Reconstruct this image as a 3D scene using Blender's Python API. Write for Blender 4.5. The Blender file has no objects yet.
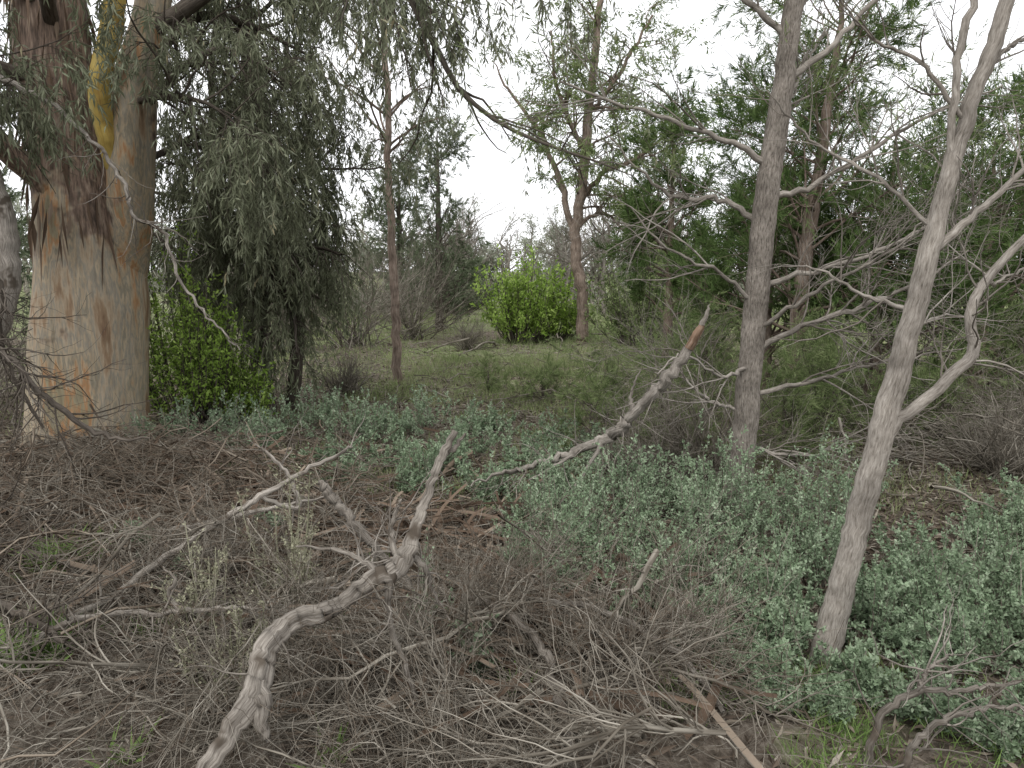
import bpy, math, numpy as np
rng=np.random.default_rng(11)
scene=bpy.context.scene
scene.view_settings.view_transform='Standard'
try: scene.view_settings.look='None'
except Exception: pass
scene.view_settings.exposure=0

# ---------------------------------------------------------------- terrain
def gh(x,y):
    return (0.035*np.sin(x*0.8+1)*np.cos(y*0.6)+0.02*np.sin(x*2.1+y*1.3)+0.012*np.sin(x*4.7-y*3.9+2)
            +0.12*np.sin(x*.11+.4)*np.sin(y*.09))
def hp(x,y):   # litter / stick heap on top of the soil
    g=lambda cx,cy,sx,sy,a: a*np.exp(-((x-cx)/sx)**2-((y-cy)/sy)**2)
    return g(-.9,3.0,1.2,.8,.08)+g(.3,2.4,.6,.5,.10)+g(-2.4,4.6,1.2,1.2,.10)+g(-3.6,6.4,1.2,.8,.10)
def H(x,y): return gh(x,y)+hp(x,y)

# ---------------------------------------------------------------- mesh builder
def nrm(v): return v/np.maximum(np.linalg.norm(v,axis=-1,keepdims=True),1e-9)
class MB:
    def __init__(s): s.v=[];s.f=[];s.t=[];s.pc=[];s.mi=[];s.sm=[];s.n=0
    def add(s,v,f,t,pc,mi,smooth):
        s.v.append(v.astype(np.float32)); s.f.append(f+s.n); s.t.append(t.astype(np.float32)); s.pc.append(pc.astype(np.float32))
        s.mi.append(np.full(len(f),mi,np.int32)); s.sm.append(np.full(len(f),smooth,bool)); s.n+=len(v)
    def tubes(s,P,R,S=5,mi=0,amp=0.,tint=None,flut=0.):
        N,K,_=P.shape
        T=nrm(np.gradient(P,axis=1))
        n=nrm(np.cross(T[:,0],rng.normal(size=(N,3)))); ns=[]
        for k in range(K):
            n=nrm(n-(n*T[:,k]).sum(-1,keepdims=True)*T[:,k]); ns.append(n)
        n=np.stack(ns,1); b=np.cross(T,n)
        a=np.linspace(0,2*np.pi,S,endpoint=False)
        ca=np.cos(a)[None,None,:,None]; sa=np.sin(a)[None,None,:,None]
        r=R[:,:,None]*np.ones((1,1,S))
        seg=np.linalg.norm(np.diff(P,axis=1),axis=-1); al=np.concatenate([np.zeros((N,1)),np.cumsum(seg,1)],1)
        if amp>0:
            aa=a[None,None,:]; A=al[:,:,None]; q=rng.uniform(0,6,8); rm=max(float(R.max()),.01); kk=.45/rm*.1
            nz=np.sin(2*aa+A*1.7*kk+q[0])+.7*np.sin(3*aa-A*2.3*kk+q[1])+.5*np.sin(5*aa+A*4.1*kk+q[2])+.45*np.sin(A*9*kk+q[3])*np.sin(4*aa+q[4])+.4*np.sin(A*23*kk+q[5]+aa*2)
            r=r*(1+amp*nz*.5)
        if flut>0: r=r*(1+flut*rng.normal(size=r.shape))
        V=P[:,:,None,:]+r[...,None]*(ca*n[:,:,None,:]+sa*b[:,:,None,:])
        off=rng.uniform(0,50,(N,1,1))
        pc=np.stack([R[:,:,None]*np.cos(a)+off,R[:,:,None]*np.sin(a)+off*.37,al[:,:,None]+0*a+off*1.3],-1)
        t=(rng.uniform(0,1,N) if tint is None else np.broadcast_to(tint,(N,)))[:,None,None]*np.ones((1,K,S))
        i=np.arange(N)[:,None,None]*K*S; k=np.arange(K-1)[None,:,None]*S; j=np.arange(S)[None,None,:]; j2=(j+1)%S
        f=np.stack([i+k+j,i+k+j2,i+k+S+j2,i+k+S+j],-1).reshape(-1,4)
        s.add(V.reshape(-1,3),f,t.reshape(-1),pc.reshape(-1,3),mi,True)
    def leaf(s,p,d,L,W,tint,mi=1,curl=.12):
        N=len(p); L=np.broadcast_to(L,(N,))[:,None]; W=np.broadcast_to(W,(N,))[:,None]
        sd=nrm(np.cross(d,rng.normal(size=(N,3)))); nn=np.cross(d,sd)
        V=np.stack([p,p+d*L*.42+sd*W*.5+nn*L*curl*.5,p+d*L,p+d*L*.42-sd*W*.5+nn*L*curl*.5],1)
        f=np.arange(N*4).reshape(N,4)
        s.add(V.reshape(-1,3),f,np.repeat(tint,4),np.repeat(p,4,axis=0),mi,False)
    def obj(s,name,mats):
        v=np.concatenate(s.v); f=np.concatenate(s.f).astype(np.int32); me=bpy.data.meshes.new(name)
        me.vertices.add(len(v)); me.vertices.foreach_set('co',v.ravel())
        me.loops.add(f.size); me.loops.foreach_set('vertex_index',f.ravel())
        me.polygons.add(len(f)); me.polygons.foreach_set('loop_start',np.arange(0,f.size,4,dtype=np.int32))
        try: me.polygons.foreach_set('loop_total',np.full(len(f),4,np.int32))
        except Exception: pass
        me.polygons.foreach_set('material_index',np.concatenate(s.mi))
        me.polygons.foreach_set('use_smooth',np.concatenate(s.sm))
        a=me.attributes.new('tint','FLOAT','POINT'); a.data.foreach_set('value',np.concatenate(s.t))
        a=me.attributes.new('pc','FLOAT_VECTOR','POINT'); a.data.foreach_set('vector',np.concatenate(s.pc).ravel())
        for m in mats: me.materials.append(m)
        me.update(calc_edges=True)
        o=bpy.data.objects.new(name,me); scene.collection.objects.link(o); return o

def spl(pts,n=24,jit=0.):
    p=np.array(pts,float); q=np.vstack([2*p[0]-p[1],p,2*p[-1]-p[-2]]); m=len(p)-1
    t=np.linspace(0,m-1e-6,n); i=t.astype(int); u=(t-i)[:,None]
    a,b,c,d=q[i],q[i+1],q[i+2],q[i+3]
    r=.5*((2*b)+(-a+c)*u+(2*a-5*b+4*c-d)*u*u+(-a+3*b-3*c+d)*u**3)
    if jit>0: r[1:-1,:3]+=rng.normal(size=(n-2,3))*jit
    return r[None,:,:3],np.maximum(r[None,:,3],.0015)
def limb(mb,pts,n=24,S=8,amp=.1,mi=0,jit=.004,tint=None,rs=1.):
    P,R=spl(pts,n,jit); R=R*rs; mb.tubes(P,R,S,mi,amp,tint); return P,R
def cat(l): return np.concatenate([a for a,_ in l]),np.concatenate([b for _,b in l])
def sprout(PR,n,L,ang=50,bias=(0,0,0),wig=.15,K=6,t0=.2,t1=1.,rf=.6,rmax=1,droop=0.,taper=.3,prof=0.,sa=12):
    P,R=PR; N,Kp,_=P.shape
    i=rng.integers(0,N,n); tf=rng.uniform(t0,t1,n); t=tf*(Kp-1); k=np.minimum(t.astype(int),Kp-2); f=(t-k)
    p=P[i,k]*(1-f[:,None])+P[i,k+1]*f[:,None]; r=R[i,k]*(1-f)+R[i,k+1]*f
    T=nrm(P[i,k+1]-P[i,k]); q=nrm(np.cross(T,rng.normal(size=(n,3))))
    a=np.radians(rng.normal(ang,sa,n))[:,None]
    d=nrm(T*np.cos(a)+q*np.sin(a)+np.array(bias)); l=L*rng.uniform(.55,1.35,n)*(1-prof*tf); st=(l/(K-1))[:,None]
    pts=[p]
    for j in range(K-1):
        d=nrm(d+wig*rng.normal(size=(n,3))+np.array([0,0,-droop])); p=p+d*st; pts.append(p)
    r0=np.minimum(r*rf,rmax); return np.stack(pts,1),np.maximum(r0[:,None]*np.linspace(1,taper,K)[None],.0008)
def keep(PR,fn):
    m=fn(PR[0][:,0,0],PR[0][:,0,1],PR[0][:,0,2]); return PR[0][m],PR[1][m]
def leaves_on(mb,PR,npp,L,W,along=.6,rand=.6,down=0.,mi=1,t0=.1,jit=0.,curl=.12,tj=.5):
    P,R=PR; N,K,_=P.shape; n=N*npp; i=np.repeat(np.arange(N),npp); t=rng.uniform(t0,1,n)*(K-1); k=np.minimum(t.astype(int),K-2); f=(t-k)[:,None]
    p=P[i,k]*(1-f)+P[i,k+1]*f
    if jit: p=p+rng.normal(size=(n,3))*jit
    T=nrm(P[i,k+1]-P[i,k]); d=nrm(T*along+rng.normal(size=(n,3))*rand+np.array([0,0,-down]))
    cl=rng.uniform(0,1,N)[i]; tint=tj*cl+(1-tj)*rng.uniform(0,1,n)
    mb.leaf(p,d,L*rng.uniform(.6,1.25,n),W*rng.uniform(.7,1.2,n),tint,mi,curl)

# ---------------------------------------------------------------- materials
def base_mat(name):
    m=bpy.data.materials.new(name); m.use_nodes=True; nt=m.node_tree; nt.nodes.clear()
    return m,nt,nt.nodes.new('ShaderNodeOutputMaterial')
def ramp(nt,stops,fac):
    r=nt.nodes.new('ShaderNodeValToRGB'); e=r.color_ramp.elements
    while len(e)>1: e.remove(e[0])
    e[0].position=stops[0][0]; e[0].color=(*stops[0][1],1)
    for p,c in stops[1:]:
        x=e.new(p); x.color=(*c,1)
    nt.links.new(fac,r.inputs[0]); return r.outputs[0]
def noise(nt,vec,scale,detail=5,rough=.6):
    n=nt.nodes.new('ShaderNodeTexNoise'); n.inputs['Scale'].default_value=scale; n.inputs['Detail'].default_value=detail; n.inputs['Roughness'].default_value=rough
    nt.links.new(vec,n.inputs['Vector']); return n.outputs['Fac']
def mix(nt,fac,a,b,mode='MIX'):
    m=nt.nodes.new('ShaderNodeMix'); m.data_type='RGBA'; m.blend_type=mode
    for s,v in ((m.inputs[0],fac),(m.inputs[6],a),(m.inputs[7],b)):
        if isinstance(v,(int,float)): s.default_value=v
        elif isinstance(v,tuple): s.default_value=(*v,1)
        else: nt.links.new(v,s)
    return m.outputs[2]
def attr(nt,n):
    a=nt.nodes.new('ShaderNodeAttribute'); a.attribute_name=n; return a
def leafmat(name,stops,transl=.2,mul=1.):
    m,nt,out=base_mat(name); stops=[(p,tuple(min(1,c*mul) for c in col)) for p,col in stops]
    c=ramp(nt,stops,attr(nt,'tint').outputs['Fac'])
    p=nt.nodes.new('ShaderNodeBsdfDiffuse'); nt.links.new(c,p.inputs['Color'])
    if transl<=0: nt.links.new(p.outputs[0],out.inputs[0]); return m
    t=nt.nodes.new('ShaderNodeBsdfTranslucent'); nt.links.new(c,t.inputs['Color'])
    mx=nt.nodes.new('ShaderNodeMixShader'); mx.inputs[0].default_value=transl
    nt.links.new(p.outputs[0],mx.inputs[1]); nt.links.new(t.outputs[0],mx.inputs[2]); nt.links.new(mx.outputs[0],out.inputs[0]); return m
def barkmat(name,stops,scale=60,stretch=.12,bump=.6,dist=.01,second=None,detail=5):
    m,nt,out=base_mat(name); a=attr(nt,'pc')
    mp=nt.nodes.new('ShaderNodeMapping'); mp.inputs['Scale'].default_value=(1,1,stretch); nt.links.new(a.outputs['Vector'],mp.inputs['Vector'])
    n1=noise(nt,mp.outputs[0],scale,detail,.7); c=ramp(nt,stops,n1)
    if bump>0:
        n2=noise(nt,a.outputs['Vector'],7,3); v=ramp(nt,[(.3,(.6,.59,.58)),(.7,(1.18,1.17,1.16))],n2); c=mix(nt,1.,c,v,'MULTIPLY')
    tv=ramp(nt,[(0,(.62,.60,.58)),(1,(1.25,1.25,1.25))],attr(nt,'tint').outputs['Fac']); c=mix(nt,1.,c,tv,'MULTIPLY')
    if second:
        n3=noise(nt,a.outputs['Vector'],second[1],3); f=ramp(nt,[(second[2],(0,0,0)),(second[2]+.08,(1,1,1))],n3); c=mix(nt,f,c,second[0])
    p=nt.nodes.new('ShaderNodeBsdfDiffuse'); nt.links.new(c,p.inputs['Color'])
    if bump>0:
        b=nt.nodes.new('ShaderNodeBump'); b.inputs['Strength'].default_value=bump; b.inputs['Distance'].default_value=dist
        nt.links.new(n1,b.inputs['Height']); nt.links.new(b.outputs[0],p.inputs['Normal'])
    nt.links.new(p.outputs[0],out.inputs[0]); return m

grey_bark=barkmat('grey_bark',[(.28,(.08,.072,.062)),(.42,(.195,.177,.155)),(.56,(.275,.255,.228)),(.7,(.36,.34,.31))],150,.16,.7,.005)
furrow_bark=barkmat('furrowed_bark',[(.32,(.055,.048,.041)),(.44,(.15,.134,.117)),(.56,(.22,.20,.176)),(.7,(.31,.285,.255))],130,.20,.9,.010)
weathered=barkmat('weathered_wood',[(.3,(.07,.061,.053)),(.42,(.165,.149,.13)),(.54,(.265,.245,.217)),(.7,(.38,.355,.32))],210,.06,.8,.004,((.09,.075,.06),6,.58))
red_bark=barkmat('reddish_bark',[(.3,(.07,.052,.043)),(.5,(.19,.15,.123)),(.7,(.30,.255,.215))],70,.1,.6,.006)
dark_bark=barkmat('dark_bark',[(.3,(.04,.034,.029)),(.6,(.115,.10,.084)),(.8,(.19,.17,.148))],70,.15,0)
twig_m=barkmat('dry_twig',[(.3,(.08,.07,.056)),(.5,(.19,.172,.143)),(.75,(.34,.317,.272))],60,.1,0,detail=1)
twigdark=barkmat('brown_twig',[(.3,(.055,.043,.033)),(.5,(.135,.11,.085)),(.75,(.22,.19,.152))],60,.1,0,detail=1)

def gummat(name,lo,hi):
    m,nt,out=base_mat(name); g=nt.nodes.new('ShaderNodeTexCoord').outputs['Object']
    mp=nt.nodes.new('ShaderNodeMapping'); mp.inputs['Scale'].default_value=(1,1,.2); nt.links.new(g,mp.inputs['Vector'])
    mp2=nt.nodes.new('ShaderNodeMapping'); mp2.inputs['Scale'].default_value=(1,1,.12); nt.links.new(g,mp2.inputs['Vector'])
    n1=noise(nt,mp.outputs[0],5.5,5,.6); n2=noise(nt,mp2.outputs[0],45,4,.6); n3=noise(nt,g,2.2,4,.6)
    c=ramp(nt,[(.30,(.15,.09,.055)),(.37,(.27,.19,.12)),(.42,(.37,.305,.22)),(.46,(.24,.225,.185)),(.50,(.38,.31,.215)),(.535,(.22,.205,.16)),(.57,(.36,.285,.19)),(.61,(.33,.18,.085)),(.66,(.24,.22,.145)),(.74,(.17,.12,.075))],n1)
    c=mix(nt,.6,c,ramp(nt,[(.3,(.58,.54,.49)),(.7,(1.2,1.2,1.2))],n2),'MULTIPLY')
    sx=nt.nodes.new('ShaderNodeSeparateXYZ'); nt.links.new(g,sx.inputs[0])
    mr=nt.nodes.new('ShaderNodeMapRange'); mr.inputs[1].default_value=lo; mr.inputs[2].default_value=hi; nt.links.new(sx.outputs[2],mr.inputs[0])
    ad=nt.nodes.new('ShaderNodeMath'); ad.operation='MULTIPLY_ADD'; nt.links.new(mr.outputs[0],ad.inputs[0]); ad.inputs[1].default_value=.32; nt.links.new(n3,ad.inputs[2])
    f=ramp(nt,[(.64,(0,0,0)),(.71,(1,1,1))],ad.outputs[0])
    dk=ramp(nt,[(.35,(.055,.04,.03)),(.55,(.17,.12,.09)),(.7,(.28,.22,.17))],n2)
    c=mix(nt,f,c,dk)
    p=nt.nodes.new('ShaderNodeBsdfPrincipled'); p.inputs['Roughness'].default_value=.7; p.inputs['Specular IOR Level'].default_value=.25; nt.links.new(c,p.inputs['Base Color'])
    b=nt.nodes.new('ShaderNodeBump'); b.inputs['Strength'].default_value=.4; b.inputs['Distance'].default_value=.012
    nt.links.new(n2,b.inputs['Height']); nt.links.new(b.outputs[0],p.inputs['Normal']); nt.links.new(p.outputs[0],out.inputs[0]); return m
gum_bark=gummat('gum_bark',1.3,2.6); gum_stem=gummat('gum_stem_bark',3.0,6.5)
yellow_bark=barkmat('yellow_gum_bark',[(.3,(.26,.17,.06)),(.5,(.44,.33,.10)),(.7,(.46,.41,.20))],12,.15,.3,.004)

eu=leafmat('eucalypt_leaf',[(0,(.09,.098,.06)),(.5,(.17,.186,.122)),(.85,(.26,.278,.20)),(1,(.29,.25,.155))])
eu_dk=leafmat('drooping_leaf',[(0,(.08,.09,.052)),(.5,(.155,.17,.107)),(.9,(.235,.252,.172)),(1,(.245,.205,.125))])
pine=leafmat('casuarina_needle',[(0,(.042,.072,.024)),(.5,(.092,.142,.048)),(1,(.165,.222,.09))])
fine=leafmat('feathery_leaf',[(0,(.08,.112,.044)),(.5,(.16,.208,.085)),(1,(.26,.30,.155))])
callm=leafmat('cypress_pine_leaf',[(0,(.072,.095,.055)),(.5,(.13,.162,.095)),(1,(.205,.235,.155))])
salt=leafmat('saltbush_leaf',[(0,(.135,.19,.11)),(.5,(.25,.33,.21)),(1,(.39,.465,.335))])
bright=leafmat('bright_shrub_leaf',[(0,(.12,.20,.035)),(.5,(.25,.37,.075)),(1,(.40,.52,.16))],.3)
far_hazed_l=leafmat('distant_leaf_hazed',[(0,(.17,.182,.14)),(.5,(.25,.268,.208)),(1,(.35,.365,.29))],.15)  # distance haze put into the leaf colour as a paler albedo
grass_m=leafmat('grass_blade',[(0,(.12,.16,.06)),(.5,(.21,.265,.115)),(.8,(.31,.33,.18)),(1,(.40,.37,.25))],.25)
weed_m=leafmat('green_weed_leaf',[(0,(.10,.165,.05)),(.6,(.19,.28,.09)),(1,(.28,.35,.16))],.2)
litter_m=leafmat('dry_leaf',[(0,(.06,.047,.036)),(.35,(.14,.11,.085)),(.7,(.24,.205,.162)),(1,(.38,.343,.285))],0)
strip_m=leafmat('bark_strip',[(0,(.06,.042,.03)),(.5,(.145,.105,.077)),(1,(.26,.213,.165))],0)
stalk_m=leafmat('dry_stalk',[(0,(.20,.20,.13)),(1,(.38,.37,.27))],.1)

# ---------------------------------------------------------------- ground
def ground():
    n=360; s=np.linspace(-1,1,n); x=np.sign(s)*(np.abs(s)**2.6)*600+s*12
    s2=np.linspace(-.35,1,n); y=np.sign(s2)*(np.abs(s2)**2.6)*700+s2*14+1
    X,Y=np.meshgrid(x,y,indexing='ij'); Z=H(X,Y)
    near=np.exp(-(X**2+(Y-5)**2)/200); Z=Z+near*rng.normal(size=Z.shape)*.012
    V=np.stack([X,Y,Z],-1).reshape(-1,3); i=np.arange(n-1)[:,None]*n+np.arange(n-1)[None]; f=np.stack([i,i+n,i+n+1,i+1],-1).reshape(-1,4)
    m,nt,out=base_mat('leaf_litter_soil'); g=nt.nodes.new('ShaderNodeTexCoord').outputs['Object']
    a=noise(nt,g,25,6,.75); b=noise(nt,g,.45,3,.6); c2=noise(nt,g,3,4,.6)
    soil=ramp(nt,[(.3,(.05,.041,.032)),(.5,(.14,.116,.093)),(.68,(.26,.228,.188)),(.8,(.36,.33,.275))],a)
    grn=ramp(nt,[(.3,(.12,.14,.065)),(.6,(.24,.265,.145)),(.8,(.36,.365,.24))],a)
    sx=nt.nodes.new('ShaderNodeSeparateXYZ'); nt.links.new(g,sx.inputs[0])
    mr=nt.nodes.new('ShaderNodeMapRange'); mr.inputs[1].default_value=5; mr.inputs[2].default_value=25; mr.inputs[3].default_value=-.11; mr.inputs[4].default_value=.17; nt.links.new(sx.outputs[1],mr.inputs[0])
    ad=nt.nodes.new('ShaderNodeMath'); ad.operation='ADD'; nt.links.new(mr.outputs[0],ad.inputs[0])
    ad2=nt.nodes.new('ShaderNodeMath'); ad2.operation='MULTIPLY_ADD'; nt.links.new(c2,ad2.inputs[0]); ad2.inputs[1].default_value=.35; nt.links.new(b,ad2.inputs[2])
    nt.links.new(ad2.outputs[0],ad.inputs[1])
    f1=ramp(nt,[(.65,(0,0,0)),(.77,(1,1,1))],ad.outputs[0]); col=mix(nt,f1,soil,grn)
    p=nt.nodes.new('ShaderNodeBsdfDiffuse'); nt.links.new(col,p.inputs['Color'])
    bp=nt.nodes.new('ShaderNodeBump'); bp.inputs['Strength'].default_value=.8; bp.inputs['Distance'].default_value=.03; nt.links.new(a,bp.inputs['Height']); nt.links.new(bp.outputs[0],p.inputs['Normal']); nt.links.new(p.outputs[0],out.inputs[0])
    mb=MB(); mb.add(V,f,np.zeros(len(V)),V,0,True); mb.obj('ground',[m])
ground()

# ---------------------------------------------------------------- litter
def scatter_leaves():
    mb=MB()
    n=90000; y=2+rng.gamma(2.0,2.6,n); x=rng.uniform(-1,1,n)*(1.2+y*.8)
    p=np.stack([x,y,H(x,y)+rng.uniform(.0,.03,n)],-1); d=nrm(np.stack([rng.normal(size=n),rng.normal(size=n),rng.normal(size=n)*.25],-1))
    sz=1+y*.05
    mb.leaf(p,d,rng.uniform(.03,.09,n)*sz,rng.uniform(.008,.018,n)*sz,rng.uniform(0,1,n)**1.3,0,.15)
    mb.obj('leaf_litter',[litter_m])
    mb=MB(); n=1500; k=6
    c=rng.integers(0,3,n); cx=np.array([-2.6,-.6,.3])[c]; cy=np.array([5.0,4.2,3.2])[c]
    x=cx+rng.normal(size=n)*np.array([1.3,.9,.6])[c]; y=cy+rng.normal(size=n)*np.array([.8,.5,.4])[c]; y=np.maximum(y,2.4)
    a=rng.uniform(0,2*np.pi,n); L=rng.uniform(.12,.5,n); w=rng.uniform(.005,.017,n); lift=rng.uniform(.0,.12,n)
    sl=rng.normal(size=n)*.25; bend=rng.normal(size=n)*1.0; roll=rng.normal(size=n)*.6
    P=[]; px,py=x.copy(),y.copy()
    for j in range(k):
        P.append(np.stack([px,py,H(px,py)+.02+lift+np.maximum(sl*L*(j/(k-1)-.3),-.02)],-1)); px=px+np.cos(a)*L/(k-1); py=py+np.sin(a)*L/(k-1); a=a+bend/(k-1)
    P=np.stack(P,1); m=P[:,:,0].max(1)<.9; P=P[m]; w=w[m]; roll=roll[m]; n=len(P)
    T=nrm(np.gradient(P,axis=1)); sd=nrm(np.cross(T,np.array([0,0,1.]))+np.array([0,0,1.])*roll[:,None,None])
    A=P+sd*w[:,None,None]; B=P-sd*w[:,None,None]; C=P+np.cross(sd,T)*w[:,None,None]*.6
    V=np.stack([A,C,B],2); i=np.arange(n)[:,None,None]*k*3+np.arange(k-1)[None,:,None]*3+np.arange(2)[None,None]
    f=np.stack([i,i+1,i+4,i+3],-1).reshape(-1,4)
    mb.add(V.reshape(-1,3),f,np.repeat(rng.uniform(0,1,n)**1.4,k*3),V.reshape(-1,3),0,True); mb.obj('fallen_bark',[strip_m])
scatter_leaves()

def ground_sticks(n,xf,yf,L,r,lift,K=6,wig=.22,slope=.25,cvf=.7):
    x=xf(n); y=yf(n); a=rng.uniform(0,2*np.pi,n); l=L*np.clip(rng.lognormal(0,.4,n),.4,1.9)
    off=rng.uniform(0,1,n)**1.6*lift; sl=rng.normal(size=n)*slope
    px,py=x.copy(),y.copy(); P=[]; arc=rng.uniform(-.05,.12,n)*l*2; cv=rng.normal(size=n)*wig*cvf
    for j in range(K):
        t=j/(K-1); P.append(np.stack([px,py,np.maximum(H(px,py)+off+sl*l*(t-.5)+arc*4*t*(1-t)*.5,H(px,py)+.004)],-1))
        a=a+cv+rng.normal(size=n)*wig; px=px+np.cos(a)*l/(K-1); py=py+np.sin(a)*l/(K-1)
    P=np.stack(P,1); P[:,1:-1,2]+=rng.normal(size=(n,K-2))*l[:,None]*.012; rr=r*np.clip(rng.lognormal(0,.4,n),.4,2.2); R=rr[:,None]*np.linspace(1,.35,K)[None]; return P,R
def ends(PR,fn):
    P=PR[0]; m=fn(P[:,:,0].max(1),P[:,:,1].min(1)); return P[m],PR[1][m]
def clampz(PR,top=None):
    P=PR[0].copy(); h=H(P[...,0],P[...,1]); P[...,2]=np.maximum(P[...,2],h+.005)
    return P,PR[1]
def heap():
    mb=MB()
    lim=lambda x,y:(x<.95)&(y>1.75)
    A=ends(ground_sticks(1500,lambda n:rng.normal(-.9,1.15,n),lambda n:rng.normal(2.95,.7,n),.36,.0028,.16,8,.26),lim)
    B=sprout(A,4500,.2,45,(0,0,.15),.22,5,.1,1,.7,.0022)
    mb.tubes(*A,S=4); mb.tubes(*clampz(B),S=3)
    for (n,cx,sx,cy,sy,lift,k1,k2,k3) in [(46,-1.2,.95,3.0,.55,.20,850,3200,4200),(38,.2,.38,2.45,.38,.26,850,3300,3400),(12,-2.4,.5,3.9,.6,.2,180,700,900)]:
        M=ends(ground_sticks(n,lambda m:rng.normal(cx,sx,m),lambda m:rng.normal(cy,sy,m),.75,.0065,lift,12,.14,.42,.5),lim)
        if len(M[0])<2: continue
        s1=ends(clampz(sprout(M,k1,.34,40,(0,0,.10),.16,8,.05,1,.6,.0042)),lim); s2=ends(clampz(sprout(s1,k2,.2,40,(0,0,.05),.2,6,.1,1,.65,.0027)),lim); s3=clampz(sprout(s2,k3,.11,40,(0,0,.05),.22,4,.2,1,.7,.0017))
        mb.tubes(*M,S=7,amp=.15); mb.tubes(*s1,S=5); mb.tubes(*s2,S=4,mi=0); mb.tubes(*s3,S=3,mi=1)
    mb.obj('dead_twig_heap',[twig_m,twigdark])
    mb=MB()
    def yy(n): return rng.uniform(3.5,9.5,n)
    G=ground_sticks(2200,lambda n:rng.uniform(-5,1.2,n),yy,.36,.0032,.08,7,.25); mb.tubes(*G,S=4,mi=0)
    G=ground_sticks(1800,lambda n:rng.uniform(-5,6,n),lambda n:rng.uniform(5,16,n),.45,.005,.06,7,.25); mb.tubes(*G,S=4,mi=0)
    G=ground_sticks(1700,lambda n:rng.normal(-2.7,.9,n),lambda n:rng.normal(4.7,.9,n),.45,.004,.25,8,.25,.4); mb.tubes(*G,S=4,mi=1); mb.tubes(*clampz(sprout(G,2500,.2,45,(0,0,.1),.2,5,.1,1,.6,.003)),S=3,mi=0)
    G=ground_sticks(700,lambda n:rng.normal(4.3,.8,n),lambda n:rng.normal(6.3,.8,n),.6,.005,.4,8,.2); mb.tubes(*G,S=4,mi=0)
    G=ground_sticks(40,lambda n:rng.uniform(-8,9,n),lambda n:rng.uniform(8,22,n),1.4,.02,.08,10,.12); mb.tubes(*G,S=6,mi=0,amp=.1)
    mb.obj('fallen_sticks',[twig_m,twigdark])
heap()

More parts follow.
